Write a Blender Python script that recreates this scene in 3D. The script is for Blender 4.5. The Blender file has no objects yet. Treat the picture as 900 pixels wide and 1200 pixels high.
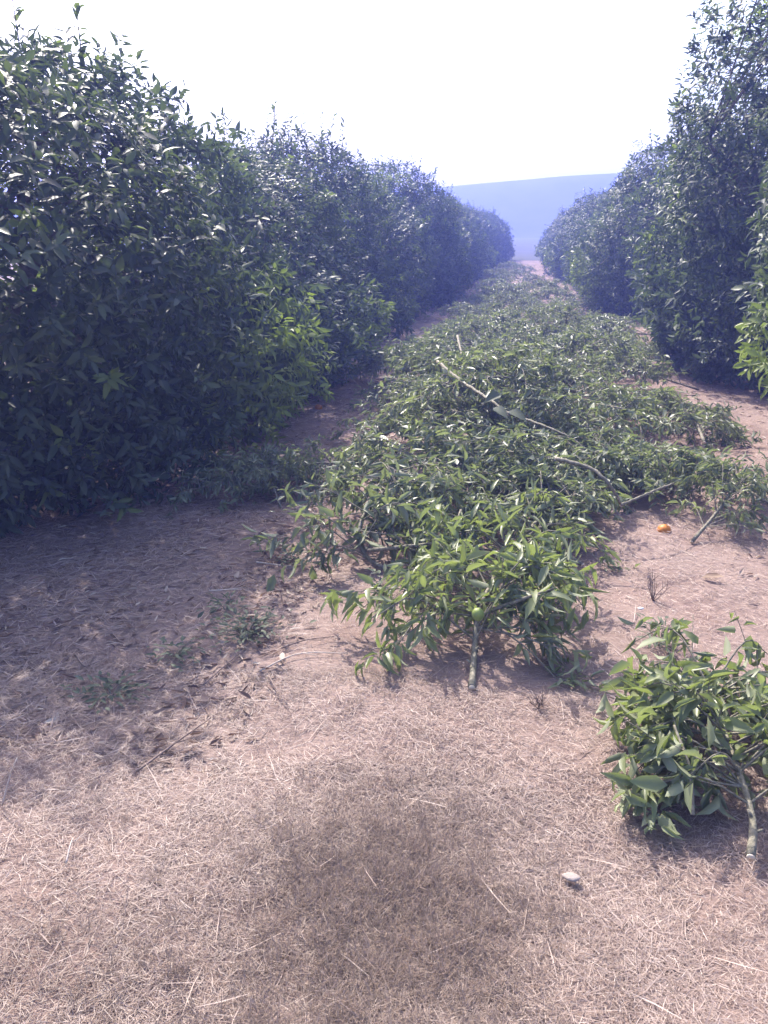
import bpy, math, random
import numpy as np
from mathutils import Vector

R = math.radians
scene = bpy.context.scene
COL = scene.collection

# ------------------------------------------------------------------ camera
CAM_H = 1.5
YAW, PITCH, VFOV = R(9.283), R(18.39), R(62.0)
cam_d = bpy.data.cameras.new('camera')
cam = bpy.data.objects.new('camera', cam_d)
COL.objects.link(cam)
cam.location = (0, 0, CAM_H)
cam.rotation_euler = (R(90) - PITCH, 0, YAW)
cam_d.sensor_fit = 'VERTICAL'
cam_d.angle_y = VFOV
cam_d.sensor_fit = 'VERTICAL'
cam_d.clip_start, cam_d.clip_end = 0.05, 5000
scene.camera = cam

# ------------------------------------------------------------------ sky, sun, exposure
SUN_AZ, SUN_EL = R(32), R(48)          # azimuth counted to the left of the rows (+Y)
w = bpy.data.worlds.new('World')
scene.world = w
w.use_nodes = True
nt = w.node_tree
sky = nt.nodes.new('ShaderNodeTexSky')
sky.sky_type = 'NISHITA'
sky.sun_disc = False
sky.sun_elevation = SUN_EL
sky.sun_rotation = -SUN_AZ
sky.air_density, sky.dust_density, sky.ozone_density = 1.0, 4.0, 1.0
bg = nt.nodes['Background']
bg.inputs['Strength'].default_value = 0.15
nt.links.new(sky.outputs['Color'], bg.inputs['Color'])

sun_d = bpy.data.lights.new('sun', 'SUN')
sun_d.energy = 3.6
sun_d.angle = R(0.6)
sun_d.color = (1.0, 0.93, 0.86)
sun = bpy.data.objects.new('sun', sun_d)
COL.objects.link(sun)
sv = Vector((-math.sin(SUN_AZ) * math.cos(SUN_EL), math.cos(SUN_AZ) * math.cos(SUN_EL), math.sin(SUN_EL)))
sun.rotation_euler = sv.to_track_quat('Z', 'Y').to_euler()
sun.location = (-10, 40, 40)

vs = scene.view_settings
vs.view_transform = 'Standard'
vs.look = 'None'
vs.gamma = 1
vs.exposure = 1.64
vs.use_curve_mapping = False
HAZE_DENSITY = 0.0066
HAZE_COLOR = (0.25, 0.32, 1.0)
cy = scene.cycles
cy.use_denoising = True
cy.max_bounces, cy.diffuse_bounces, cy.glossy_bounces = 6, 3, 2
cy.transmission_bounces, cy.volume_bounces, cy.transparent_max_bounces = 4, 1, 4

# ------------------------------------------------------------------ pixel (900x1200) -> point on a level
FPX = 600 / math.tan(VFOV / 2)
c_f = np.array([-math.sin(YAW) * math.cos(PITCH), math.cos(YAW) * math.cos(PITCH), -math.sin(PITCH)])
c_r = np.array([math.cos(YAW), math.sin(YAW), 0])
c_u = np.cross(c_r, c_f)


def at(px, py, z=0.0):
    d = c_f + (px - 450) / FPX * c_r + (600 - py) / FPX * c_u
    t = (z - CAM_H) / d[2]
    return np.array([d[0] * t, d[1] * t, z])


# ------------------------------------------------------------------ helpers
def nrm(v):
    return v / np.maximum(np.linalg.norm(v, axis=-1, keepdims=True), 1e-9)


def tag(o, label=None, cat=None, group=None, kind=None):
    for k, v in (('label', label), ('category', cat), ('group', group), ('kind', kind)):
        if v:
            o[k] = v
    return o


def link(name, me, parent=None, loc=None, rotz=0.0):
    o = bpy.data.objects.new(name, me)
    COL.objects.link(o)
    if parent is not None:
        o.parent = parent
    if loc is not None:
        o.location = [float(c) for c in loc]
    o.rotation_euler.z = rotz
    return o


def mesh(name, V, loops, sizes, mat, attrs=None, smooth=True):
    me = bpy.data.meshes.new(name)
    V = np.asarray(V, np.float32).reshape(-1, 3)
    loops = np.asarray(loops, np.int32).ravel()
    sizes = np.asarray(sizes, np.int32).ravel()
    me.vertices.add(len(V))
    me.vertices.foreach_set('co', V.ravel())
    me.loops.add(len(loops))
    me.loops.foreach_set('vertex_index', loops)
    me.polygons.add(len(sizes))
    starts = np.concatenate(([0], np.cumsum(sizes)[:-1])).astype(np.int32)
    me.polygons.foreach_set('loop_start', starts)
    me.polygons.foreach_set('loop_total', sizes)
    me.polygons.foreach_set('use_smooth', np.full(len(sizes), smooth, bool))
    me.update(calc_edges=True)
    for k, a in (attrs or {}).items():
        at_ = me.attributes.new(k, 'FLOAT', 'FACE')
        at_.data.foreach_set('value', np.asarray(a, np.float32))
    me.materials.append(mat)
    return me


# one leaf: 8 vertices, 6 faces, folded along the midrib
LT = np.array([0, .34, .68, 1.0, .30, .66, .30, .66])
LS = np.array([0, 0, 0, 0, 1.0, .78, -1.0, -.78])
LF = np.array([0, 1, 4, 1, 2, 5, 4, 2, 3, 5, 1, 0, 6, 2, 1, 6, 7, 3, 2, 7])
LN = np.array([3, 4, 3, 3, 4, 3])


def leaf_verts(P, D, N, L, W, fold, curl):
    D = nrm(D)
    N = nrm(N - (N * D).sum(-1, keepdims=True) * D)
    B = np.cross(N, D)
    L, W, fold, curl = [np.broadcast_to(np.asarray(q, float), (len(P),)) for q in (L, W, fold, curl)]
    t = LT[None, :, None]
    s = LS[None, :, None]
    l_ = L[:, None, None]
    h = (W / 2)[:, None, None] * s
    cf = np.cos(fold)[:, None, None]
    sf = np.sin(fold)[:, None, None]
    V = P[:, None] + D[:, None] * l_ * (t - .12 * np.abs(curl)[:, None, None] * t * t) + B[:, None] * h * cf \
        + N[:, None] * (np.abs(h) * sf - curl[:, None, None] * l_ * t * t)
    return V


def leaf_mesh(name, V, mat, tone, young):
    n = len(V)
    loops = (LF[None] + 8 * np.arange(n)[:, None]).ravel()
    sizes = np.tile(LN, n)
    return mesh(name, V.reshape(-1, 3), loops, sizes, mat,
                {'tone': np.repeat(tone, 6), 'young': np.repeat(young, 6)})


class Tubes:
    def __init__(s):
        s.V, s.L, s.S, s.n = [], [], [], 0

    def add(s, pts, radii, sides=6, cap=True):
        pts = np.asarray(pts, float)
        k = len(pts)
        radii = np.broadcast_to(np.asarray(radii, float), (k,))
        T = nrm(np.gradient(pts, axis=0))
        ref = np.array([0, 0, 1.0]) if abs(T[0, 2]) < .9 else np.array([1.0, 0, 0])
        a = np.arange(sides) / sides * 2 * math.pi
        for i in range(k):
            U = nrm(np.cross(ref, T[i]))
            W_ = np.cross(T[i], U)
            s.V.append(pts[i] + radii[i] * (np.cos(a)[:, None] * U + np.sin(a)[:, None] * W_))
        b = s.n
        for i in range(k - 1):
            for j in range(sides):
                j2 = (j + 1) % sides
                s.L += [b + i * sides + j, b + i * sides + j2, b + (i + 1) * sides + j2, b + (i + 1) * sides + j]
                s.S.append(4)
        if cap:
            s.L += [b + j for j in reversed(range(sides))]
            s.S.append(sides)
            s.L += [b + (k - 1) * sides + j for j in range(sides)]
            s.S.append(sides)
        s.n += k * sides

    def mesh(s, name, mat):
        return mesh(name, np.concatenate(s.V), s.L, s.S, mat)


def spline(pts, n):
    """Catmull-Rom through the points, n samples"""
    p = np.asarray(pts, float)
    q = np.vstack([2 * p[0] - p[1], p, 2 * p[-1] - p[-2]])
    out = []
    for u in np.linspace(0, len(p) - 1 - 1e-6, n):
        i = int(u)
        t = u - i
        a, b, c, d = q[i:i + 4]
        out.append(.5 * (2 * b + (c - a) * t + (2 * a - 5 * b + 4 * c - d) * t * t + (3 * b - a - 3 * c + d) * t ** 3))
    return np.array(out)


# ------------------------------------------------------------------ materials
def new_mat(name):
    m = bpy.data.materials.new(name)
    m.use_nodes = True
    t = m.node_tree
    for n in list(t.nodes):
        t.nodes.remove(n)
    out = t.nodes.new('ShaderNodeOutputMaterial')
    return m, t, out


def node(t, kind, **kw):
    n = t.nodes.new(kind)
    for k, v in kw.items():
        if k.startswith('i_'):
            n.inputs[k[2:].replace('_', ' ')].default_value = v
        else:
            setattr(n, k, v)
    return n


def ramp(t, fac, stops):
    r = t.nodes.new('ShaderNodeValToRGB')
    e = r.color_ramp.elements
    while len(e) > 1:
        e.remove(e[-1])
    e[0].position, e[0].color = stops[0][0], (*stops[0][1], 1)
    for p, c in stops[1:]:
        x = e.new(p)
        x.color = (*c, 1)
    t.links.new(fac, r.inputs['Fac'])
    return r.outputs['Color']


def mixc(t, fac, a, b, mode='MIX'):
    m = t.nodes.new('ShaderNodeMix')
    m.data_type = 'RGBA'
    m.blend_type = mode
    for sock, v in ((m.inputs[0], fac), (m.inputs[6], a), (m.inputs[7], b)):
        if isinstance(v, (int, float)):
            sock.default_value = v
        elif isinstance(v, tuple):
            sock.default_value = (*v, 1)
        else:
            t.links.new(v, sock)
    return m.outputs[2]


def leaf_material(name, stops, young, under, rough, transl, tcol, spec=.5):
    m, t, out = new_mat(name)
    a = node(t, 'ShaderNodeAttribute', attribute_name='tone')
    y = node(t, 'ShaderNodeAttribute', attribute_name='young')
    c = ramp(t, a.outputs['Fac'], stops)
    c = mixc(t, y.outputs['Fac'], c, young)
    g = node(t, 'ShaderNodeNewGeometry')
    uc = mixc(t, .55, c, under)
    c2 = mixc(t, g.outputs['Backfacing'], c, uc)
    p = node(t, 'ShaderNodeBsdfPrincipled')
    t.links.new(c2, p.inputs['Base Color'])
    p.inputs['Specular IOR Level'].default_value = spec
    # the underside of a citrus leaf is matt, the upper side waxed
    r = node(t, 'ShaderNodeMapRange')
    r.inputs['To Min'].default_value = rough
    r.inputs['To Max'].default_value = min(1, rough + .25)
    t.links.new(g.outputs['Backfacing'], r.inputs['Value'])
    t.links.new(r.outputs[0], p.inputs['Roughness'])
    tr = node(t, 'ShaderNodeBsdfTranslucent')
    t.links.new(mixc(t, 1.0, mixc(t, y.outputs['Fac'], c, young), tcol, 'MULTIPLY'), tr.inputs['Color'])
    mx = node(t, 'ShaderNodeMixShader')
    mx.inputs[0].default_value = transl
    t.links.new(p.outputs[0], mx.inputs[1])
    t.links.new(tr.outputs[0], mx.inputs[2])
    t.links.new(mx.outputs[0], out.inputs['Surface'])
    return m


M_leaf = leaf_material('citrus_leaf', [(0, (.030, .041, .032)), (.5, (.058, .077, .053)), (1, (.105, .125, .078))],
                       (.19, .23, .06), (.12, .145, .105), .44, .26, (1.5, 1.7, .9), .15)
M_cut = leaf_material('cut_leaf', [(0, (.080, .097, .060)), (.5, (.138, .158, .098)), (1, (.215, .235, .150))],
                      (.18, .21, .08), (.30, .32, .225), .42, .34, (1.35, 1.5, .75), .45)
M_weed = leaf_material('weed_leaf', [(0, (.06, .075, .05)), (1, (.12, .14, .09))],
                       (.15, .16, .1), (.16, .17, .13), .6, .25, (1.3, 1.4, .9), .2)
M_dead = leaf_material('dead_leaf', [(0, (.075, .045, .036)), (.45, (.17, .11, .085)), (.8, (.30, .23, .18)), (1, (.48, .42, .35))],
                       (.35, .25, .16), (.30, .22, .18), .6, .15, (1.2, 1.1, 1), .25)


def plain(name, stops, scale, rough=.8, bump=.3, stretch=(1, 1, 1)):
    m, t, out = new_mat(name)
    tc = node(t, 'ShaderNodeTexCoord')
    mp = node(t, 'ShaderNodeMapping')
    mp.inputs['Scale'].default_value = stretch
    n = node(t, 'ShaderNodeTexNoise', i_Scale=scale, i_Detail=6.0, i_Roughness=.65)
    t.links.new(tc.outputs['Object'], mp.inputs['Vector'])
    t.links.new(mp.outputs[0], n.inputs['Vector'])
    p = node(t, 'ShaderNodeBsdfPrincipled', i_Roughness=rough)
    p.inputs['Specular IOR Level'].default_value = .25
    t.links.new(ramp(t, n.outputs['Fac'], stops), p.inputs['Base Color'])
    b = node(t, 'ShaderNodeBump', i_Strength=bump, i_Distance=.01)
    t.links.new(n.outputs['Fac'], b.inputs['Height'])
    t.links.new(b.outputs[0], p.inputs['Normal'])
    t.links.new(p.outputs[0], out.inputs['Surface'])
    return m


M_bark = plain('bark', [(.3, (.07, .055, .045)), (.7, (.20, .17, .14))], 30, .85, .6)
M_limb = plain('green_bark', [(.34, (.09, .085, .058)), (.5, (.17, .155, .11)), (.68, (.28, .25, .19))], 55, .7, .8, (1, 1, .6))
M_wood = plain('cut_wood', [(.3, (.52, .42, .30)), (.7, (.68, .58, .45))], 60, .8, .2)
M_twig = plain('dry_twig', [(.3, (.10, .07, .06)), (.7, (.24, .18, .15))], 60, .85, .4)
M_pale_twig = plain('bleached_twig', [(.3, (.34, .28, .23)), (.7, (.50, .43, .37))], 60, .8, .3)
M_stone = plain('pale_stone', [(.3, (.22, .18, .16)), (.7, (.32, .27, .24))], 40, .85, .5)
M_white = plain('white_chip', [(.3, (.66, .63, .61)), (.7, (.78, .76, .74))], 50, .7, .3)
M_orange = plain('orange_peel', [(.3, (.38, .13, .02)), (.7, (.50, .19, .03))], 60, .45, .25)
M_lime = plain('green_peel', [(.3, (.17, .22, .055)), (.7, (.24, .29, .075))], 60, .42, .2)
M_hill = plain('hill_scrub', [(.35, (.012, .018, .022)), (.65, (.055, .055, .05))], .06, .95, 0)
M_field = plain('field_crop', [(.3, (.024, .028, .014)), (.7, (.05, .05, .026))], .25, .95, .1)

# dry straw: one colour per strand
m, t, out = new_mat('straw')
a = node(t, 'ShaderNodeAttribute', attribute_name='tone')
c = ramp(t, a.outputs['Fac'], [(0, (.17, .12, .10)), (.35, (.28, .205, .172)), (.7, (.38, .295, .25)), (1, (.54, .45, .39))])
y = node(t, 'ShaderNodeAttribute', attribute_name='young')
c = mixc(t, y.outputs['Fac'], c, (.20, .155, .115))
p = node(t, 'ShaderNodeBsdfPrincipled', i_Roughness=.5)
p.inputs['Specular IOR Level'].default_value = .35
t.links.new(c, p.inputs['Base Color'])
tr = node(t, 'ShaderNodeBsdfTranslucent')
t.links.new(c, tr.inputs['Color'])
mx = node(t, 'ShaderNodeMixShader')
mx.inputs[0].default_value = .25
t.links.new(p.outputs[0], mx.inputs[1])
t.links.new(tr.outputs[0], mx.inputs[2])
t.links.new(mx.outputs[0], out.inputs['Surface'])
M_straw = m

# ground: purple brown earth, trodden straw on top of it
m, t, out = new_mat('orchard_floor')
tc = node(t, 'ShaderNodeTexCoord')


def noise(scale, detail=5, rough=.6, vec=None, dist=0.0):
    n = node(t, 'ShaderNodeTexNoise', i_Scale=scale, i_Detail=float(detail), i_Roughness=rough)
    n.inputs['Distortion'].default_value = dist
    t.links.new(vec or tc.outputs['Object'], n.inputs['Vector'])
    return n.outputs['Fac']


earth = ramp(t, noise(3.5, 8, .7), [(.25, (.125, .082, .068)), (.5, (.20, .138, .116)), (.75, (.275, .20, .17))])
fibre = []
for ang, sx in ((20, 9), (75, 10), (-40, 8)):
    mp = node(t, 'ShaderNodeMapping')
    mp.inputs['Rotation'].default_value = (0, 0, R(ang))
    mp.inputs['Scale'].default_value = (sx, sx * 11, 1)
    t.links.new(tc.outputs['Object'], mp.inputs['Vector'])
    fibre.append(noise(2.2, 4, .6, mp.outputs[0], .8))
mxn = node(t, 'ShaderNodeMath', operation='MAXIMUM')
t.links.new(fibre[0], mxn.inputs[0])
t.links.new(fibre[1], mxn.inputs[1])
mx2 = node(t, 'ShaderNodeMath', operation='MAXIMUM')
t.links.new(mxn.outputs[0], mx2.inputs[0])
t.links.new(fibre[2], mx2.inputs[1])
strawc = ramp(t, mx2.outputs[0], [(.45, (.165, .115, .096)), (.62, (.29, .22, .187)), (.78, (.38, .30, .26))])
cover = ramp(t, noise(1.1, 5, .7), [(.36, (0, 0, 0)), (.60, (1, 1, 1))])
c = mixc(t, cover, earth, strawc)
# bare red earth where the alley runs on, straw thins out with the distance along the row
sep = node(t, 'ShaderNodeSeparateXYZ')
t.links.new(tc.outputs['Object'], sep.inputs[0])
mr = node(t, 'ShaderNodeMapRange')
mr.inputs['From Min'].default_value, mr.inputs['From Max'].default_value = 9, 20
t.links.new(sep.outputs['Y'], mr.inputs['Value'])
red = ramp(t, noise(1.2, 6, .65), [(.3, (.135, .092, .074)), (.7, (.21, .15, .122))])
c = mixc(t, mr.outputs[0], c, red)
p = node(t, 'ShaderNodeBsdfPrincipled', i_Roughness=.92)
p.inputs['Specular IOR Level'].default_value = .2
t.links.new(c, p.inputs['Base Color'])
b = node(t, 'ShaderNodeBump', i_Strength=.7, i_Distance=.012)
ad = node(t, 'ShaderNodeMath', operation='ADD')
t.links.new(mx2.outputs[0], ad.inputs[0])
t.links.new(noise(14, 6, .7), ad.inputs[1])
t.links.new(ad.outputs[0], b.inputs['Height'])
t.links.new(b.outputs[0], p.inputs['Normal'])
t.links.new(p.outputs[0], out.inputs['Surface'])
M_ground = m

# ------------------------------------------------------------------ ground, field, hill
rg = np.random.default_rng(5)
GW = [(2 * math.pi / l, th, ph, l) for l, th, ph in zip(rg.uniform(.16, 2.2, 36), rg.uniform(0, math.pi, 36), rg.uniform(0, 6.28, 36))]


def gz(x, y):
    x, y = np.asarray(x, float), np.asarray(y, float)
    z = np.zeros(np.broadcast(x, y).shape)
    for k, th, ph, l in GW:
        z = z + .0042 * min(1, l) * np.sin(k * (x * math.cos(th) + y * math.sin(th)) + ph)
    far = np.clip((np.hypot(x, y) - 14) / 10, 0, 1)
    return z * (1 - far)


def grid_axis(lo, hi, step, far_lo, far_hi):
    core = list(np.arange(lo, hi + 1e-6, step))
    s, v, left = step, lo, []
    while v > far_lo:
        s *= 1.35
        v -= s
        left.append(max(v, far_lo))
    s, v, right = step, core[-1], []
    while v < far_hi:
        s *= 1.35
        v += s
        right.append(min(v, far_hi))
    return np.array(left[::-1] + core + right)


xs = grid_axis(-4, 4, .04, -330, 330)
ys = grid_axis(.3, 12, .045, -60, 235)
X, Y = np.meshgrid(xs, ys)
nx, ny = len(xs), len(ys)
idx = np.arange(nx * ny).reshape(ny, nx)
quads = np.stack([idx[:-1, :-1], idx[:-1, 1:], idx[1:, 1:], idx[1:, :-1]], -1).reshape(-1)
me = mesh('ground', np.stack([X, Y, gz(X, Y)], -1), quads, np.full((nx - 1) * (ny - 1), 4), M_ground)
tag(link('ground', me), kind='structure')

fx = np.linspace(-320, 320, 60)
fy = np.concatenate([[44.5], np.linspace(55, 190, 30)])
X, Y = np.meshgrid(fx, fy)
idx = np.arange(X.size).reshape(X.shape)
quads = np.stack([idx[:-1, :-1], idx[:-1, 1:], idx[1:, 1:], idx[1:, :-1]], -1).reshape(-1)
me = mesh('field', np.stack([X, Y, np.full(X.shape, .006)], -1), quads, np.full(len(quads) // 4, 4), M_field)
tag(link('field', me), kind='structure')

hx = np.linspace(-320, 320, 185)
hy = np.linspace(150, 230, 40)
X, Y = np.meshgrid(hx, hy)
ridge = np.interp(X, [-320, -110, -24, -12, 4, 18, 48, 130, 320], [4, 6.5, 9.4, 10.3, 11.5, 12.2, 12.5, 11, 7])
prof = np.clip((Y - 152) / 38, 0, 1)
prof = (prof * prof * (3 - 2 * prof)) * np.where(Y > 190, 1 - ((Y - 190) / 60) ** 2, 1)
Z = -1 + (ridge + 1) * prof
for l, th, ph, am in zip(rg.uniform(10, 70, 24), rg.uniform(0, 3.14, 24), rg.uniform(0, 6.28, 24), rg.uniform(.1, .5, 24)):
    Z = Z + am * .18 * prof * np.sin(2 * math.pi / l * (X * math.cos(th) + Y * math.sin(th)) + ph) * (l / 60)
idx = np.arange(X.size).reshape(X.shape)
quads = np.stack([idx[:-1, :-1], idx[:-1, 1:], idx[1:, 1:], idx[1:, :-1]], -1).reshape(-1)
me = mesh('hill', np.stack([X, Y, Z], -1), quads, np.full(len(quads) // 4, 4), M_hill)
tag(link('hill', me), kind='structure')

# ------------------------------------------------------------------ haze
m, t, out = new_mat('haze')
pv = node(t, 'ShaderNodeVolumePrincipled')
pv.inputs['Color'].default_value = (*HAZE_COLOR, 1)
pv.inputs['Density'].default_value = HAZE_DENSITY
pv.inputs['Anisotropy'].default_value = .35
t.links.new(pv.outputs[0], out.inputs['Volume'])
x0, x1, y0, y1, z0, z1 = -340, 340, -70, 240, -2.2, 15
V = [(x0, y0, z0), (x1, y0, z0), (x1, y1, z0), (x0, y1, z0), (x0, y0, z1), (x1, y0, z1), (x1, y1, z1), (x0, y1, z1)]
me = mesh('haze', V, [0, 3, 2, 1, 4, 5, 6, 7, 0, 1, 5, 4, 1, 2, 6, 5, 2, 3, 7, 6, 3, 0, 4, 7], [4] * 6, m, smooth=False)
tag(link('haze', me), kind='stuff')


# ------------------------------------------------------------------ citrus trees
def make_crown(seed, rx, ry, top, n_shoots, n_young, sprouts, lobes_extra=(), leafL=.080, skirt=.06):
    """foliage mesh and limb mesh of one tree standing at the origin"""
    r = np.random.default_rng(seed)
    zc = top * .42
    up, dn = top - zc, zc - skirt + (.45 if skirt < .2 else 0)
    nl = 34
    C = nrm(r.normal(size=(nl, 3)) * (1, 1, .8))
    A = r.uniform(-.16, .24, nl)
    K = r.uniform(10, 26, nl)
    C = np.vstack([C, nrm(r.normal(size=(150, 3)))])
    A = np.append(A, r.uniform(-.10, .10, 150))
    K = np.append(K, r.uniform(70, 190, 150))
    for c_, a_, k_ in lobes_extra:
        C = np.vstack([C, nrm(np.array([c_], float))])
        A = np.append(A, a_)
        K = np.append(K, k_)

    def Rf(u):
        rz = np.where(u[:, 2] > 0, up, dn)
        p = 2.3
        b = (np.abs(u[:, 0] / rx) ** p + np.abs(u[:, 1] / ry) ** p + np.abs(u[:, 2] / rz) ** p) ** (-1 / p)
        return b * (1 + (A[None] * np.exp(-K[None] * (1 - u @ C.T))).sum(1))
    u = nrm(r.normal(size=(n_shoots * 3, 3)))
    rr = Rf(u)
    keep = r.random(len(u)) < (rr / rr.max()) ** 1.6
    u, rr = u[keep][:n_shoots], rr[keep][:n_shoots]
    n = len(u)
    f = 1 - .26 * r.random(n) ** 2.2
    inner = r.random(n) < .16
    f[inner] = r.uniform(.50, .75, inner.sum())
    f = np.where(~inner & (r.random(n) < .12), f + r.uniform(.02, .10, n), f)
    P = u * (rr * f)[:, None] + np.array([0, 0, zc])
    if skirt < .2:
        ns = n_shoots // 4
        a = r.uniform(0, 6.283, ns)
        zz = skirt + (.9 - skirt) * r.random(ns) ** 1.3
        us = nrm(np.stack([np.cos(a) * rx, np.sin(a) * ry, (zz - zc) * .75], -1))
        fs = 1 - .45 * r.random(ns) ** 1.4
        hr = Rf(nrm(us * (1, 1, .35))) * fs
        P = np.vstack([P, np.stack([np.cos(a), np.sin(a), 0 * a], -1) * (hr * (.80 + .22 * zz))[:, None] + np.stack([0 * a, 0 * a, zz], -1)])
        u = np.vstack([u, us])
        f = np.append(f, fs)
        inner = np.append(inner, np.zeros(ns, bool))
    ok = P[:, 2] > skirt
    P, u, f = P[ok], u[ok], f[ok]
    n = len(P)
    d = nrm(u * .75 + np.array([0, 0, .35]) + r.normal(size=(n, 3)) * .38)
    hang = (P[:, 2] < zc * 1.1) & (r.random(n) < .45)
    d[hang] = nrm(d[hang] + np.array([0, 0, -.9]))
    yl = nrm(r.normal(size=(n_young, 3)) + np.array([0, 0, .2])) if n_young else np.zeros((0, 3))
    yl = np.vstack([yl] + [nrm(np.array([c_], float)) for c_, a_, k_ in lobes_extra if a_ > .2])
    yv = np.exp(-30 * (1 - u @ yl.T)).max(1) if len(yl) else np.zeros(n)
    young_s = np.clip(yv * 1.3 - .15 + r.normal(size=n) * .12, 0, 1) * np.clip((f - .75) * 5, 0, 1)
    young_s = np.maximum(young_s, (r.random(n) < .05) * .55 * (f > .9))
    tone_s = np.clip(.45 + r.normal(size=n) * .2, 0, 1)
    # water shoots rising out of the top
    T = Tubes()
    sp_P, sp_d, sprout, limbs = [], [], [], []
    for i in range(sprouts):
        a = r.uniform(0, 6.28)
        q = r.uniform(0, .75)
        uu = nrm(np.array([[q * math.cos(a), q * math.sin(a), r.uniform(.6, 1.1)]]))
        b0 = (uu * Rf(uu)[:, None])[0] * .9 + np.array([0, 0, zc])
        ln = r.uniform(.25, .62)
        dd = nrm(uu[0] * .35 + np.array([0, 0, 1]) + r.normal(size=3) * .14)
        sprout.append((b0, b0 + dd * ln * .5 + r.normal(size=3) * .01, b0 + dd * ln))
        for k in range(int(ln / .055)):
            sp_P.append(b0 + dd * (.05 + k * .055))
            sp_d.append(dd)
    m_ = 10
    ang = (np.arange(m_) * 2.4)[None] + r.uniform(0, 6.28, (n, 1))
    pos = np.linspace(-.07, .05, m_)[None] * r.uniform(.7, 1.3, (n, 1))
    e1 = nrm(np.cross(d, nrm(r.normal(size=(n, 3)))))
    e2 = np.cross(d, e1)
    rad = e1[:, None] * np.cos(ang)[..., None] + e2[:, None] * np.sin(ang)[..., None]
    LP = P[:, None] + d[:, None] * pos[..., None] + rad * .006
    fwd = (.25 + .6 * np.linspace(0, 1, m_))[None, :, None]
    LD = d[:, None] * fwd + rad * .85 + np.array([0, 0, -.28]) + r.normal(size=(n, m_, 3)) * .16
    LNm = d[:, None] * .8 + np.array([0, 0, .45]) - rad * .25 + r.normal(size=(n, m_, 3)) * .28
    LP, LD, LNm = [q.reshape(-1, 3) for q in (LP, LD, LNm)]
    tone = np.clip(np.repeat(tone_s, m_) + r.normal(size=n * m_) * .16, 0, 1)
    young = np.clip(np.repeat(young_s, m_) + r.normal(size=n * m_) * .05, 0, 1)
    if sp_P:
        sp_P, sp_d = np.array(sp_P), np.array(sp_d)
        k = len(sp_P)
        for rep in range(2):
            rad = nrm(r.normal(size=(k, 3)) * (1, 1, .3))
            LP = np.vstack([LP, sp_P])
            LD = np.vstack([LD, rad + sp_d * .75])
            LNm = np.vstack([LNm, sp_d * 1.0 + r.normal(size=(k, 3)) * .3])
            tone = np.append(tone, np.clip(.55 + r.normal(size=k) * .15, 0, 1))
            young = np.append(young, np.clip(.25 + r.normal(size=k) * .15, 0, 1))
    N_ = len(LP)
    L = leafL * np.clip(r.normal(1, .2, N_), .5, 1.45)
    Vv = leaf_verts(LP, LD, LNm, L, L * r.uniform(.33, .44, N_), r.uniform(.15, .65, N_), r.uniform(0, .40, N_))
    Vv[..., 2] = np.maximum(Vv[..., 2], .015)
    crown = leaf_mesh('crown', Vv, M_leaf, tone, young)
    # trunk and limbs
    zt = .55
    T.add([(0, 0, -.05), (.01, .0, .1), (.02, -.01, .35), (0, .02, zt)], [.13, .10, .085, .09], 10)
    for i in range(7):
        a = i * 2.4 + r.uniform(-.3, .3)
        el = r.uniform(.15, 1.25)
        uu = np.array([[math.cos(a) * math.cos(el), math.sin(a) * math.cos(el), math.sin(el)]])
        tip = (uu * Rf(uu)[:, None])[0] * .82 + np.array([0, 0, zc])
        b0 = np.array([0, .01, zt - .05])
        mid = (b0 + tip) / 2 + np.array([0, 0, .18]) + r.normal(size=3) * .08
        pp = spline([b0, mid, tip], 9)
        T.add(pp, np.linspace(.06, .012, 9), 7)
        limbs.append(pp[3:])
        for j in range(4):
            s0 = pp[3 + j]
            u2 = nrm(uu + r.normal(size=(1, 3)) * .5)
            tp = (u2 * Rf(u2)[:, None])[0] * .88 + np.array([0, 0, zc])
            tp[2] = max(tp[2], .12)
            T.add(spline([s0, (s0 + tp) / 2 + r.normal(size=3) * .08, tp], 6), np.linspace(.022, .006, 6), 5)
    limbs = np.concatenate(limbs)
    for b0, b1, b2 in sprout:
        s0 = limbs[np.argmin(np.linalg.norm(limbs - b0, axis=1))]
        T.add(np.array([s0, (s0 + b0) / 2 + r.normal(size=3) * .02, b0, b1, b2]), [.010, .008, .006, .004, .002], 5, False)
    return crown, T.mesh('trunk', M_bark)


KINDS = {
    'near_left': make_crown(11, 1.55, 2.05, 2.6, 5600, 6, 26, [((.75, .65, -.25), .16, 16), ((.9, .45, -.15), .22, 20), ((.5, .75, .75), .10, 16), ((.55, -.45, .7), .10, 10), ((.1, -.15, 1), .13, 45), ((.45, .3, .85), .12, 60), ((.75, -.1, .5), .12, 50), ((.8, .5, .3), -.10, 50)]),
    'lobed': make_crown(23, 1.52, 1.75, 2.7, 4700, 3, 22, [((.95, -.05, -.25), .32, 12)]),
    'dense': make_crown(37, 1.5, 1.85, 2.6, 3400, 2, 14),
    'loose': make_crown(41, 1.5, 1.8, 2.7, 3400, 2, 22, [((.2, .1, 1), .10, 20)]),
    'tall': make_crown(53, 1.6, 1.9, 3.6, 5400, 2, 34, [((-.75, -.1, .6), .17, 20), ((-.45, -.3, .85), .08, 20)]),
    'near_right': make_crown(67, 1.5, 1.7, 2.9, 4000, 4, 10, [((-.96, -.3, -.30), .36, 16), ((-.95, .1, .25), .17, 20)], skirt=.35),
}
ORD = ['nearest', 'second', 'third', 'fourth', 'fifth', 'sixth', 'seventh', 'eighth', 'ninth', 'tenth', 'eleventh', 'twelfth', 'thirteenth', 'fourteenth']
rt = random.Random(3)


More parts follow.
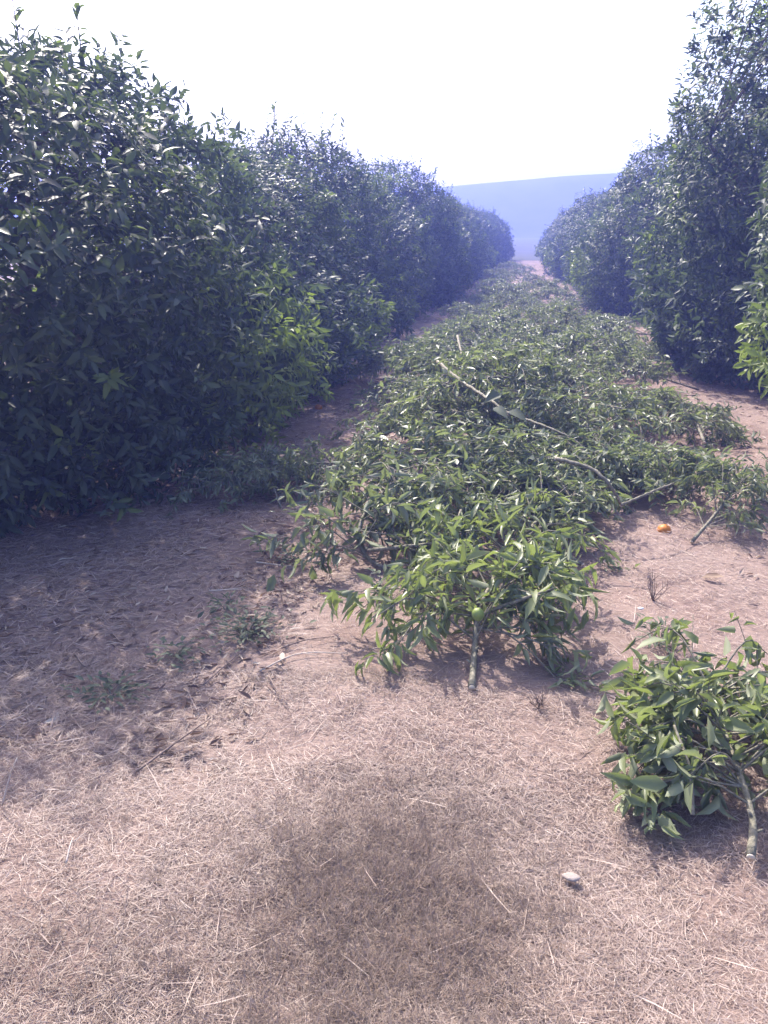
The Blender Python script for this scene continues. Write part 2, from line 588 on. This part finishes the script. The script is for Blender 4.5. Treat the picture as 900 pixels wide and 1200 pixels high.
def plant_tree(kind, x, y, rz, sc, label, group):
    o = bpy.data.objects.new('citrus_tree', None)
    COL.objects.link(o)
    o.location = (x, y, 0)
    o.rotation_euler.z = rz
    o.scale = sc
    tag(o, label, 'tree', group)
    link('trunk', KINDS[kind][1], o)
    link('crown', KINDS[kind][0], o)


left = [('near_left', -3.4, 4.75, 0), ('lobed', -3.3, 8.5, 0), ('loose', -3.25, 11.7, 0), ('dense', -3.1, 15.0, 0), ('lobed', -3.0, 18.3, math.pi),
        ('dense', -2.95, 21.6, math.pi), ('loose', -2.85, 24.9, math.pi), ('lobed', -2.8, 28.2, 0), ('dense', -2.7, 31.5, 0), ('loose', -2.6, 34.8, 0),
        ('dense', -2.5, 38.1, math.pi), ('lobed', -2.4, 41.4, math.pi), ('dense', -2.3, 44.7, 0)]
ZL = [.95, .75, .96, .83, .93, .78, .88, .74, .86, .76, .82, .76, .80]
LL = ['nearest citrus tree of the left row, its dark skirt on the ground',
      'second citrus tree of the left row, bright yellow green leaves low down']
for i, (k, x, y, rz) in enumerate(left):
    s = 1 if i < 2 else rt.uniform(.94, 1.04) * (1 - .010 * i)
    s = (1, .97)[i] if i < 2 else s
    lab = LL[i] if i < 2 else ORD[i] + ' citrus tree from the camera in the left row' + (', bluish in the haze' if i > 6 else '')
    plant_tree(k, x, y, rz, (s, s, ZL[i]), lab, 'citrus trees of the left row')
right = [('near_right', 3.30, 6.2, 0), ('tall', 3.05, 9.6, 0), ('dense', 3.0, 13.0, 0), ('lobed', 2.75, 16.5, math.pi), ('loose', 2.55, 20.0, 0),
         ('dense', 2.4, 23.5, math.pi), ('lobed', 2.25, 27.0, math.pi), ('loose', 2.15, 30.4, math.pi), ('dense', 2.1, 33.8, 0), ('lobed', 2.1, 37.2, math.pi),
         ('dense', 2.2, 40.6, math.pi), ('loose', 2.05, 44.0, 0)]
ZR = [1.0, 1.0, 1.08, .98, .92, .90, .84, .80, .80, .76, .74, .74]
RL = ['nearest citrus tree of the right row, bright leaves jutting into view',
      'second citrus tree of the right row, the tallest, with long shoots at its top']
for i, (k, x, y, rz) in enumerate(right):
    s = 1 if i < 2 else rt.uniform(.94, 1.04) * (1 - .008 * i)
    lab = RL[i] if i < 2 else ORD[i] + ' citrus tree from the camera in the right row' + (', bluish in the haze' if i > 6 else '')
    plant_tree(k, x, y, rz, (s, s, ZR[i]), lab, 'citrus trees of the right row')


# ------------------------------------------------------------------ cut branches
def make_branch(seed, main, r0, n_twigs, twig_len, n_leaves, leafL, start=.22, spread=1.0, flat=.7, ztop=.6, bare=(), wid=(.30, .44), back=.3, yel=0.0, curl=.5):
    """main: control points of the limb, cut end first, in the branch's own frame; returns (stem mesh, leaf mesh, cut face)"""
    r = np.random.default_rng(seed)
    T = Tubes()
    pp = spline(main, 16)
    T.add(pp, np.linspace(r0, r0 * .3, 16) * r.uniform(.88, 1.14, 16), 10)
    for q in (2, 3, 5, 6):      # stubs of side twigs cut away
        sd = nrm(np.cross(nrm(pp[q + 1] - pp[q]), r.normal(size=3)))
        T.add([pp[q], pp[q] + sd * r0 * 2.0 + (pp[q + 1] - pp[q]) * .3], [r0 * .42, r0 * .30], 6)
    tang = nrm(np.gradient(pp, axis=0))
    sites, dirs = [], []
    for i in range(n_twigs):
        tt = start + (1 - start) * (i + r.random()) / n_twigs
        k = min(15, int(tt * 15))
        b0 = pp[k]
        T_ = tang[k]
        side = nrm(np.cross(T_, (0, 0, 1.0))) * (1 if r.random() < .5 else -1)
        d0 = nrm(T_ * r.uniform(back, 1.0) + side * r.uniform(.3, 1.1) * spread + np.array([0, 0, r.uniform(-.1, .9) * flat]))
        ln = twig_len * r.uniform(.5, 1.25)
        end = b0 + d0 * ln + np.array([0, 0, -.32 * ln])
        mid = b0 + d0 * ln * .55 + np.array([0, 0, .05 * ln]) + r.normal(size=3) * .02
        tw = spline([b0, mid, end], 9)
        tw[:, 2] = np.clip(tw[:, 2], .012, ztop)
        T.add(tw, np.linspace(r0 * .34, r0 * .13, 9), 5, False)
        td = nrm(np.gradient(tw, axis=0))
        for q in range(3, 9):
            sites.append(tw[q])
            dirs.append(td[q])
        for j in range(3):
            q = r.integers(2, 8)
            s0 = tw[q]
            d1 = nrm(td[q] + r.normal(size=3) * .7 + np.array([0, 0, .1]))
            e = s0 + d1 * ln * r.uniform(.25, .5)
            e[2] = np.clip(e[2], .012, ztop)
            sb = np.array([s0 + (e - s0) * v for v in np.linspace(0, 1, 5)])
            T.add(sb, np.linspace(r0 * .16, r0 * .09, 5), 4, False)
            for v in range(1, 5):
                sites.append(sb[v])
                dirs.append(d1)
    for q in range(5, 16):
        for _ in range(5):
            sites.append(pp[q])
            dirs.append(nrm(tang[q] + r.normal(size=3) * .6))
    sites, dirs = np.array(sites), np.array(dirs)
    k = r.integers(0, len(sites), n_leaves)
    P = sites[k] + r.normal(size=(n_leaves, 3)) * .012
    d = dirs[k]
    rad = nrm(np.cross(d, nrm(r.normal(size=(n_leaves, 3)))))
    D = d * r.uniform(.2, .9, (n_leaves, 1)) + rad * .75 + np.array([0, 0, -.50]) + r.normal(size=(n_leaves, 3)) * .2
    N = np.array([0, 0, .55]) + d * .3 + r.normal(size=(n_leaves, 3)) * .65
    L = leafL * np.clip(r.normal(1, .2, n_leaves), .5, 1.5)
    V = leaf_verts(P, D, N, L, L * r.uniform(*wid, n_leaves), r.uniform(.4, 1.3, n_leaves), r.uniform(-.1, curl, n_leaves))
    V[..., 2] = np.maximum(V[..., 2], .012 + .01 * r.random(V.shape[:2]))
    tone = np.clip(.5 + r.normal(size=n_leaves) * .24, 0, 1)
    young = np.clip(yel + r.normal(size=n_leaves) * .16, 0, .75)
    for bl in bare:
        q = spline(bl[0], 14)
        T.add(q, np.linspace(bl[1], bl[1] * .6, 14), 8)
    cut = Tubes()
    a, b_ = pp[0], pp[0] - tang[0] * .004
    cut.add([a - tang[0] * .0005, b_], [r0 * .93, r0 * .93], 10)
    return T.mesh('stem', M_limb), leaf_mesh('leaves', V, M_cut, tone, young), cut.mesh('cut_end', M_wood)


def lay_branch(parts, loc, rz, label, group, tilt=(0, 0), s=1.0, cut=True):
    o = bpy.data.objects.new('cut_branch', None)
    COL.objects.link(o)
    o.location = [float(c) for c in loc]
    o.rotation_euler = (tilt[0], tilt[1], rz)
    o.scale = (s, s, s)
    tag(o, label, 'branch', group)
    st = link('stem', parts[0], o)
    link('leaves', parts[1], o)
    if cut:
        link('cut_end', parts[2], st)
    return o


GP = 'cut branches lying in the alley'
# the branch in front, its stub towards the camera
c0 = at(553, 806, .02)


def rel(px, py, z, c=c0):
    return at(px, py, z) - c + np.array([0, 0, c[2]])


front = make_branch(101, [rel(553, 806, .022), rel(556, 765, .05), rel(560, 722, .14), rel(572, 690, .13), rel(590, 655, .11), rel(600, 635, .09)], .0125,
                    50, .40, 2000, .080, .30, 1.5, 1.1, .36,
                    [([rel(560, 722, .14), rel(585, 712, .20), rel(618, 700, .25), rel(650, 690, .28)], .009)], (.29, .40), -.7, .62, .75)
fo = lay_branch(front, (c0[0], c0[1], 0), 0, 'leafy cut branch before the pile, its pale stub pointing at the camera', GP)


def ball(name, rad, mat, loc, squash=(1, 1, 1), parent=None, seed=0, lump=.03, seg=18):
    r = np.random.default_rng(seed)
    th = np.linspace(0, math.pi, seg // 2 + 1)
    ph = np.arange(seg) / seg * 2 * math.pi
    TH, PH = np.meshgrid(th, ph, indexing='ij')
    u = np.stack([np.sin(TH) * np.cos(PH), np.sin(TH) * np.sin(PH), np.cos(TH)], -1)
    k = r.normal(size=(6, 3)) * 2.2
    ph0 = r.uniform(0, 6.28, 6)
    rr = rad * (1 + lump * np.sin(u @ k.T + ph0).sum(-1))
    V = u * rr[..., None] * np.array(squash)
    n1, n2 = V.shape[:2]
    idx = np.arange(n1 * n2).reshape(n1, n2)
    nxt = np.roll(idx, -1, 1)
    q = np.stack([idx[:-1], idx[1:], nxt[1:], nxt[:-1]], -1).reshape(-1)
    me = mesh(name, V, q, np.full((n1 - 1) * n2, 4), mat)
    return link(name, me, parent, loc)


fr = rel(560, 720, .20)
ball('fruit', .022, M_lime, fr, (1, 1, 1.12), fo, 3, .012)

# the branch on the right, near the camera
c1 = at(880, 1004, .02)


def rel1(px, py, z):
    return rel(px, py, z, c1)


rf = make_branch(131, [rel1(880, 1004, .022), rel1(882, 960, .05), rel1(866, 905, .09), rel1(850, 860, .11), rel1(838, 825, .11), rel1(830, 800, .10)], .0115,
                 42, .28, 1100, .076, .30, 1.7, 1.0, .30,
                 [([rel1(812, 955, .06), rel1(808, 900, .14), rel1(790, 850, .2)], .006)], (.38, .52), -.6, .5, .7)
lay_branch(rf, (c1[0], c1[1], 0), 0, 'broad leaved cut branch at the right edge with its cut end nearest the camera', GP)

# left front corner of the pile: clump with looping bare limbs
c2 = at(455, 668, .02)


def rel2(px, py, z):
    return rel(px, py, z, c2)


lf = make_branch(151, [rel2(455, 668, .02), rel2(432, 655, .05), rel2(420, 632, .13), rel2(428, 600, .22), rel2(455, 575, .26), rel2(490, 560, .28)], .011,
                 28, .38, 620, .085, .2, 1.5, .6, .42,
                 [([rel2(432, 645, .10), rel2(470, 641, .15), rel2(510, 636, .17), rel2(530, 625, .20), rel2(540, 598, .24)], .010)], (.32, .44), -.3)
lay_branch(lf, (c2[0], c2[1], 0), 0, 'cut branch at the left front corner of the pile, bare limb curving down', GP)

VARS = []
for i, (L, h, am) in enumerate([(1.25, .26, .10), (1.1, .30, -.14), (1.4, .24, .16), (1.0, .34, -.05), (1.3, .28, -.18)]):
    VARS.append(make_branch(200 + i, [(0, 0, .03), (L * .25, am * .6, h * .55), (L * .5, am, h), (L * .75, am * .5, h * .9), (L, -am * .2, h * .5)],
                            .013, 26, .42, 1050, .073, .12, 1.25, .75, .46))


def vyaw(p, q):
    return math.atan2(q[1] - p[1], q[0] - p[0])


p, q = at(815, 640), at(905, 575)
lay_branch(VARS[1], p + np.array([-.02, .0, 0]), vyaw(p, q) + .15, 'small cut branch right of the orange', GP, s=.72)
p, q = at(395, 560), at(275, 585)
lay_branch(VARS[2], p, vyaw(p, q), 'thin cut branch lying flat between the pile and the near left tree', GP, (0, 0), .72)
p, q = at(445, 560), at(350, 572)
lay_branch(VARS[0], p, vyaw(p, q), 'flat cut branch reaching from the pile towards the near left tree', GP, (0, 0), .6)
p, q = at(330, 600), at(270, 560)
lay_branch(VARS[3], p, vyaw(p, q), 'dark leafy cut branch under the skirt of the near left tree', GP, (0, 0), .55)

# the long pile
rp = random.Random(8)
yk = [3.9, 4.4, 5.2, 6.2, 8.0, 10, 13, 18, 21.5, 26, 38]
lk = [-.70, -.80, -.85, -.98, -1.0, -1.0, -1.05, -1.15, -1.1, -1.0, -.6]
rk = [.10, .52, 1.05, 1.25, 1.35, 1.35, 1.25, .95, .25, -.05, -.2]
hk = [.05, .12, .22, .38, .36, .24, .12, .10, .08, .08, .04]
ZONES = [(6.9, 'leafy cut branch heaped in the near mound of the long pile', 'branches of the near mound'),
         (13.0, 'leafy cut branch in the middle stretch of the long pile', 'branches of the middle of the pile'),
         (60.0, 'leafy cut branch in the far thin tail of the long pile', 'branches of the far tail of the pile')]
spots = []
for a_, b_, n_ in ((4.1, 5.4, 14), (5.4, 7.0, 22), (7.0, 9.5, 24), (9.5, 13, 27), (13, 20, 34), (20, 36, 17)):
    for i in range(n_):
        spots.append(a_ + (b_ - a_) * (i + rp.random()) / n_)
for i, y_ in enumerate(spots):
    l_, r_, h_ = np.interp(y_, yk, lk), np.interp(y_, yk, rk), np.interp(y_, yk, hk)
    l_, r_, h_ = l_ + rp.gauss(0, .13), r_ + rp.gauss(0, .16), h_ * rp.uniform(.5, 1.5)
    u_ = (i * .618034 + rp.uniform(-.08, .08)) % 1
    x_ = l_ + (r_ - l_) * u_
    z_ = h_ * (1 - (2 * u_ - 1) ** 2) * rp.uniform(.25, 1.1) if i % 3 else 0
    nz_ = .5 + .5 * math.sin(2.3 * x_ + 1.3 + 2 * math.sin(.9 * y_)) * math.sin(1.6 * y_ + .6 + 1.1 * math.sin(2 * x_))
    z_ *= .3 + 1.4 * nz_
    yaw_ = rp.uniform(0, 6.28)
    if nz_ < (.14 if y_ < 9 else .24):
        continue
    s_ = rp.uniform(.72, 1.05) if y_ < 13 else rp.uniform(.7, .9)
    # the branch's middle, not its cut end, lies on the spot
    cx, cy_ = x_ - math.cos(yaw_) * .6 * s_, y_ - math.sin(yaw_) * .6 * s_
    if cy_ < 3.75:
        cy_ = 3.75 + rp.random() * .3
    if math.hypot(x_ - .77, y_ - 4.38) < .55:
        cy_ += .4
    zone = next(z for z in ZONES if y_ < z[0])
    lay_branch(VARS[i % 5], (cx, cy_, z_), yaw_, zone[1], zone[2], (rp.uniform(-.2, .2), rp.uniform(-.18, .18)) if z_ else (0, 0), s_, y_ < 13).scale.z = s_ * .78

# bare limbs that lie across the pile
def limb(pts, r0, label, sides=8):
    T = Tubes()
    pp = spline([np.array(p_) for p_ in pts], 22)
    pp = pp + np.random.default_rng(int(r0 * 1e4)).normal(0, r0 * .13, pp.shape)
    T.add(pp - pp[0], np.linspace(r0, r0 * .5, 22) * (1 + .10 * np.sin(np.arange(22) * 2.1)), sides)
    o = link('bare_limb', T.mesh('bare_limb', M_limb), None, pp[0])
    tag(o, label, 'limb', 'bare limbs on the pile')
    c = Tubes()
    t0 = nrm(pp[1] - pp[0])
    c.add([-t0 * .0005, -t0 * .005], [r0 * .93] * 2, 10)
    link('cut_end', c.mesh('cut_end', M_wood), o)


limb([at(513, 424, .62), at(540, 446, .58), at(570, 466, .56), at(598, 486, .52)], .013, 'straight grey limb slanting over the back of the mound, below the pale upright stick')
limb([at(536, 394, .66), at(541, 415, .60), at(545, 436, .52)], .011, 'short upright stick poking out of the top of the pile')
limb([at(596, 484, .52), at(640, 500, .50), at(668, 512, .47)], .009, 'thin limb continuing along the crest of the pile in the leaves')
limb([at(652, 538, .46), at(690, 548, .44), at(714, 568, .38), at(728, 592, .26)], .011, 'thick curved limb bending down the right side of the mound')
limb([at(728, 592, .22), at(760, 578, .26), at(790, 566, .26)], .008, 'slim side limb at the foot of the thick curved limb')

# three broad leaves on the crest
rb = np.random.default_rng(77)
for i, (px, py, z) in enumerate([(588, 462, .60), (596, 482, .56), (578, 478, .54)]):
    P = at(px, py, z)[None]
    V = leaf_verts(np.zeros((1, 3)), np.array([[(-.6, .7, .5)[i], -.5, -.1]]), np.array([[.1, -.5, .8]]), [.125], [.075], [.5], [.25])
    o = link('broad_leaf', leaf_mesh('broad_leaf', V, M_weed, np.array([.3]), np.array([0.])), None, P[0])
    tag(o, ['broad dull leaf on the pile, uppermost of three', 'broad dull leaf on the pile, lowest of three', 'broad dull leaf on the pile, leftmost of three'][i], 'leaf', 'broad leaves on the pile')

# ------------------------------------------------------------------ dry grass, straw and litter
rs = np.random.default_rng(9)
ST_F = np.array([0, 1, 3, 2, 2, 3, 5, 4])


def strands(P, yaw, L, W, elev, bend):
    """each strand: a bent ribbon of two quads"""
    n = len(P)
    D = np.stack([np.cos(yaw) * np.cos(elev), np.sin(yaw) * np.cos(elev), np.sin(elev)], -1)
    S = np.stack([-np.sin(yaw), np.cos(yaw), np.zeros(n)], -1)
    roll = rs.uniform(-.7, .7, n)
    S = S * np.cos(roll)[:, None] + np.array([0, 0, 1.0]) * np.sin(roll)[:, None]
    out_ = []
    for t_, wf in ((0, .8), (.5, 1), (1, .25)):
        c_ = P + D * (L * t_)[:, None] + np.stack([-np.sin(yaw) * bend * L * t_ * t_, np.cos(yaw) * bend * L * t_ * t_, -np.abs(bend) * .6 * L * t_ * t_ * np.sin(elev)], -1)
        h_ = S * (W * wf / 2)[:, None]
        out_ += [c_ - h_, c_ + h_]
    return np.stack(out_, 1)


def strand_mesh(name, V, tone, young, mat):
    n = len(V)
    loops = (ST_F[None] + 6 * np.arange(n)[:, None]).ravel()
    return mesh(name, V.reshape(-1, 3), loops, np.full(n * 2, 4), mat, {'tone': np.repeat(tone, 2), 'young': np.repeat(young, 2)})


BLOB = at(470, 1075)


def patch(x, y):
    """how far the strands turn browner and more upright"""
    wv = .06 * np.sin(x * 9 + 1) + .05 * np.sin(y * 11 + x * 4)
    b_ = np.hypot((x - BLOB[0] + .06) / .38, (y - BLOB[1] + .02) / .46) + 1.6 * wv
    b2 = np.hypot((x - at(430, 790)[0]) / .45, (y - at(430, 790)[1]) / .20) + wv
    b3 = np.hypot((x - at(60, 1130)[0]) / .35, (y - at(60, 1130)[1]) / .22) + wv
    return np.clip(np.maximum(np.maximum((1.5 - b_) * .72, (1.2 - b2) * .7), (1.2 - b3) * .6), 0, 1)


Ps, yaws, Ls, Ws, els, bds, tns, yns = [], [], [], [], [], [], [], []


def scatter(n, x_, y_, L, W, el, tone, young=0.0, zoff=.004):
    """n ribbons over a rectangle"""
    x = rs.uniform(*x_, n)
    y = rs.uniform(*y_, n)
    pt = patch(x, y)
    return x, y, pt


def put(x, y, L, W, el, tone, young):
    n = len(x)
    Ps.append(np.stack([x, y, gz(x, y) + rs.uniform(.001, .012, n)], -1))
    yaws.append(rs.uniform(0, 6.283, n))
    Ls.append(L)
    Ws.append(W)
    els.append(el)
    bds.append(rs.normal(0, .09, n))
    tns.append(np.clip(tone, 0, 1))
    yns.append(np.clip(young, 0, 1))


for n, xr, yr in ((90000, (-.85, .45), (1.0, 2.1)), (260000, (-2.1, 2.1), (.95, 2.6)), (100000, (-2.9, 2.9), (2.6, 4.6)), (40000, (-3.2, 2.8), (4.6, 9)), (16000, (-2.6, 2.4), (9, 20))):
    x, y, pt = scatter(n, xr, yr, 0, 0, 0, 0)
    # clumped cover
    cl = .5 + .5 * np.sin(x * 5.1 + 2 * np.sin(y * 3.7)) * np.sin(y * 4.3 + 1.7 * np.sin(x * 2.9))
    c2_ = .5 + .5 * np.sin(x * 13 + 3 * np.sin(y * 8.1 + 1)) * np.sin(y * 11 + 2.3 * np.sin(x * 7.7))
    k = rs.random(n) < .12 + .55 * cl + .45 * c2_
    x, y, pt = x[k], y[k], pt[k]
    n = len(x)
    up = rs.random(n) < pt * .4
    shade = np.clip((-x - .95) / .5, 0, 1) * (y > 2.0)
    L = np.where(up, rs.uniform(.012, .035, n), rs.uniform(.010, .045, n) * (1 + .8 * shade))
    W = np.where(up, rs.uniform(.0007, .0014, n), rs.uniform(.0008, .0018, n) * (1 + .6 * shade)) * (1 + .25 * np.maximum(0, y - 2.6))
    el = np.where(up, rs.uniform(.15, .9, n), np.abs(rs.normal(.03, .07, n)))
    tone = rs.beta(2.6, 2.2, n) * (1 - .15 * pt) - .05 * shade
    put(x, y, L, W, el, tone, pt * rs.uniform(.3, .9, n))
# tufts gathered where the strands are browner, blades leaning outwards
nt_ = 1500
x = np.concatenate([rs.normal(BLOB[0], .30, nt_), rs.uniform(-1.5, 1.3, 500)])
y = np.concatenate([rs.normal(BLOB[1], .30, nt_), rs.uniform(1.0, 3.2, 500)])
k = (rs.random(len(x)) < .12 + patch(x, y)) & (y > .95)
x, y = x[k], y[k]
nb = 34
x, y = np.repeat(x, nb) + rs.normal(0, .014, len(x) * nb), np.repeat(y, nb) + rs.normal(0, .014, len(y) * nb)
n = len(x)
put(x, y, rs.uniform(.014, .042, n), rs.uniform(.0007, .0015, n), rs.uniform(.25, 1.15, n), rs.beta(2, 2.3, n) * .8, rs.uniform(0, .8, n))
# longer pale stalks lying on top
n = 1500
x = rs.uniform(-2.4, 1.9, n)
y = .95 + 5 * rs.random(n) ** 1.5
put(x, y, rs.uniform(.05, .15, n), rs.uniform(.0016, .0032, n), np.abs(rs.normal(.05, .1, n)), rs.uniform(.4, .85, n), np.zeros(n))
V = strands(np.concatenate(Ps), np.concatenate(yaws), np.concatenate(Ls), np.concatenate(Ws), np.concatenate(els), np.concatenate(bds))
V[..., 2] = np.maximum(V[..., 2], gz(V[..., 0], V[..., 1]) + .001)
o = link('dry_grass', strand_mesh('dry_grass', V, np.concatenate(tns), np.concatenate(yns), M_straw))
tag(o, 'short dry grass and trodden straw covering the alley floor', 'grass', kind='stuff')

# dead curled leaves under the trees and round the pile
nL = 9000
side = rs.random(nL)
y = rs.uniform(2.0, 15, nL) ** 1.0
y = 2.0 + (y - 2) * rs.random(nL) ** .7
x = np.where(side < .6, np.minimum(rs.uniform(-3.2, -.85, nL), np.where(y < 3.2, -1.05 - rs.random(nL), 9)), np.where(side < .85, rs.uniform(1.0, 2.8, nL), rs.uniform(-1.2, -.8, nL)))
P = np.stack([x, y, gz(x, y) + .006], -1)
ya = rs.uniform(0, 6.283, nL)
D = np.stack([np.cos(ya), np.sin(ya), rs.normal(0, .12, nL)], -1)
L = rs.uniform(.025, .065, nL)
V = leaf_verts(P, D, np.array([0, 0, 1.0]) + rs.normal(size=(nL, 3)) * .35, L, L * rs.uniform(.2, .42, nL), rs.uniform(.2, 1.2, nL), rs.uniform(-.3, .2, nL))
V[..., 2] = np.maximum(V[..., 2], gz(V[..., 0], V[..., 1]) + .002)
o = link('leaf_litter', leaf_mesh('leaf_litter', V, M_dead, rs.beta(2.4, 1.7, nL), np.zeros(nL)))
tag(o, 'dead curled leaves strewn under the trees', 'leaf litter', kind='stuff')


# ------------------------------------------------------------------ weeds
def weed(px, py, rad, n, lab, mat=M_weed, seed=0, h=.05, L=.035, z=0.0):
    r = np.random.default_rng(seed)
    c = at(px, py)
    P = np.stack([r.normal(0, rad * .5, n), r.normal(0, rad * .5, n), r.uniform(.008, h, n)], -1)
    ya = np.arctan2(P[:, 1], P[:, 0]) + r.normal(0, .7, n)
    D = np.stack([np.cos(ya), np.sin(ya), r.uniform(-.1, .7, n)], -1)
    V = leaf_verts(P, D, np.array([0, 0, 1.0]) + r.normal(size=(n, 3)) * .35, L * r.uniform(.6, 1.4, n), L * r.uniform(.25, .45, n), .3, .2)
    o = bpy.data.objects.new('weed', None)
    COL.objects.link(o)
    o.location = (float(c[0]), float(c[1]), float(gz(c[0], c[1])) + z)
    tag(o, lab, 'weed', 'low weeds on the straw')
    link('leaves', leaf_mesh('leaves', V, mat, r.random(n), np.zeros(n)), o)
    T = Tubes()
    for i in range(0, n, 5):
        T.add([np.zeros(3), P[i] * .5 + (0, 0, .01), P[i]], [.0016, .0013, .001], 4, False)
    link('stems', T.mesh('stems', M_limb), o)
    return o


weed(292, 745, .15, 190, 'spreading grey green weed at the edge of the tree shadow, largest of the weeds', seed=1, h=.06)
weed(205, 768, .08, 60, 'small grey green weed in the shade left of the largest weed', seed=2)
weed(130, 815, .11, 100, 'flat grey green weed nearest the left edge', seed=3, h=.04)
weed(265, 715, .07, 50, 'thin weed just behind the largest weed', seed=4)
weed(345, 655, .06, 60, 'leafy weed beside the left front corner of the pile', seed=5, h=.08)
weed(772, 762, .07, 70, 'bushy weed behind the branch at the right edge', seed=6, h=.10)
weed(450, 700, .05, 40, 'drooping sprig of leaves left of the front branch', seed=7, h=.12, L=.05)


def dry_stalk(px, py, h, lab, seed):
    r = np.random.default_rng(seed)
    c = at(px, py)
    T = Tubes()
    for i in range(8):
        d = np.array([r.normal(0, .35), r.normal(0, .35), 1])
        e = nrm(d) * h * r.uniform(.5, 1)
        T.add([np.zeros(3), e * .5 + r.normal(size=3) * .01, e], [.0018, .0014, .0007], 4, False)
        for j in range(3):
            s_ = e * r.uniform(.4, .9)
            T.add([s_, s_ + r.normal(size=3) * .02 + (0, 0, .02)], [.0011, .0006], 4, False)
    o = link('dry_weed', T.mesh('dry_weed', M_twig), None, (c[0], c[1], 0))
    tag(o, lab, 'weed', 'dead weed stalks')


dry_stalk(690, 700, .17, 'wiry dead weed standing between the front branch and the right branch', 1)
dry_stalk(765, 705, .15, 'wiry dead weed in the straw behind the right edge branch', 2)
dry_stalk(630, 830, .05, 'tiny dead stalk on the straw below the front branch', 3)


# ------------------------------------------------------------------ twigs, stones, fruit
def twig(pts, r0, lab, mat=M_twig):
    T = Tubes()
    w_ = [at(a_, b_, c_) for a_, b_, c_ in pts]
    for w1 in w_:
        w1[2] += float(gz(w1[0], w1[1])) + .006
    pp = spline(w_, 10)
    T.add(pp - pp[0], np.linspace(r0, r0 * .5, 10), 6)
    k = pp[5] - pp[0]
    d = nrm(pp[6] - pp[5])
    T.add([k, k + d * .05 + np.array([d[1], -d[0], .15]) * .035], [r0 * .5, r0 * .3], 5)
    o = link('twig', T.mesh('twig', mat), None, pp[0])
    tag(o, lab, 'twig', 'twigs on the ground')


twig([(300, 654, .01), (322, 655, .01), (342, 656, .01)], .004, 'pale twig in the shade beside the pile corner', M_pale_twig)
twig([(245, 690, .01), (265, 688, .02), (284, 684, .01)], .004, 'short pale twig between the weeds and the tree', M_pale_twig)
twig([(315, 796, .01), (325, 812, .02), (337, 830, .01)], .0035, 'dark twig below the largest weed, crossing a longer one')
twig([(330, 766, .01), (358, 757, .02), (392, 754, .01)], .003, 'thin dark twig between the largest weed and the front branch')
twig([(305, 790, .01), (350, 776, .01), (408, 775, .01)], .003, 'long thin twig lying just below the thin dark twig', M_pale_twig)
twig([(160, 905, .01), (200, 872, .02), (245, 835, .01)], .004, 'longest grey twig at the edge of the tree shadow')
twig([(3, 945, .01), (12, 910, .10), (20, 888, .15)], .003, 'stiff straw stalk leaning up at the left edge', M_pale_twig)
twig([(78, 1018, .01), (83, 995, .03), (86, 985, .02)], .0025, 'bright straw stub at the lower left', M_pale_twig)
twig([(88, 765, .01), (100, 780, .01), (112, 765, .01)], .0035, 'dark bent twig in the shade nearest the left edge')
twig([(238, 800, .01), (262, 780, .02), (285, 765, .01)], .003, 'slim dark twig beside the largest weed on its left')

o = ball('chip', .012, M_white, at(189, 1050, .008), (1.0, .7, .6), None, 5, .06)
tag(o, 'small white chip on the dry grass, lower left', 'stone')
o = ball('stone', .018, M_stone, at(670, 1028, .003), (1.1, .9, .38), None, 6, .05)
tag(o, 'pale round stone on the dry grass, lower right', 'stone')
o = ball('petal', .012, M_white, at(751, 713, .10), (1.0, .6, .45), None, 7, .05)
tag(o, 'white petal caught above the weed behind the right edge branch', 'petal')


def orange(px, py, rad, lab, seed):
    c = at(px, py, rad * .62)
    o = ball('orange', rad, M_orange, c, (1, 1, .94), None, seed, .01, 24)
    tag(o, lab, 'fruit', 'fallen oranges')
    T = Tubes()
    e = nrm(np.array([.3, -.3, .9]))
    T.add([e * rad * .93, e * rad * 1.04], [.004, .003], 6)
    link('stalk', T.mesh('stalk', M_limb), o)


orange(778, 622, .036, 'fallen orange at the right foot of the pile', 1)
orange(373, 478, .034, 'fallen orange in the shade under the left row', 2)

P = at(822, 677, .012)[None]
V = leaf_verts(np.zeros((1, 3)), np.array([[1.0, -.25, .1]]), np.array([[0, -.3, 1.0]]), [.10], [.05], [.7], [-.15])
tag(link('dead_leaf', leaf_mesh('dead_leaf', V, M_dead, np.array([.35]), np.array([.5])), None, P[0]),
    'curled brown leaf on bare earth below the small right branch', 'leaf')
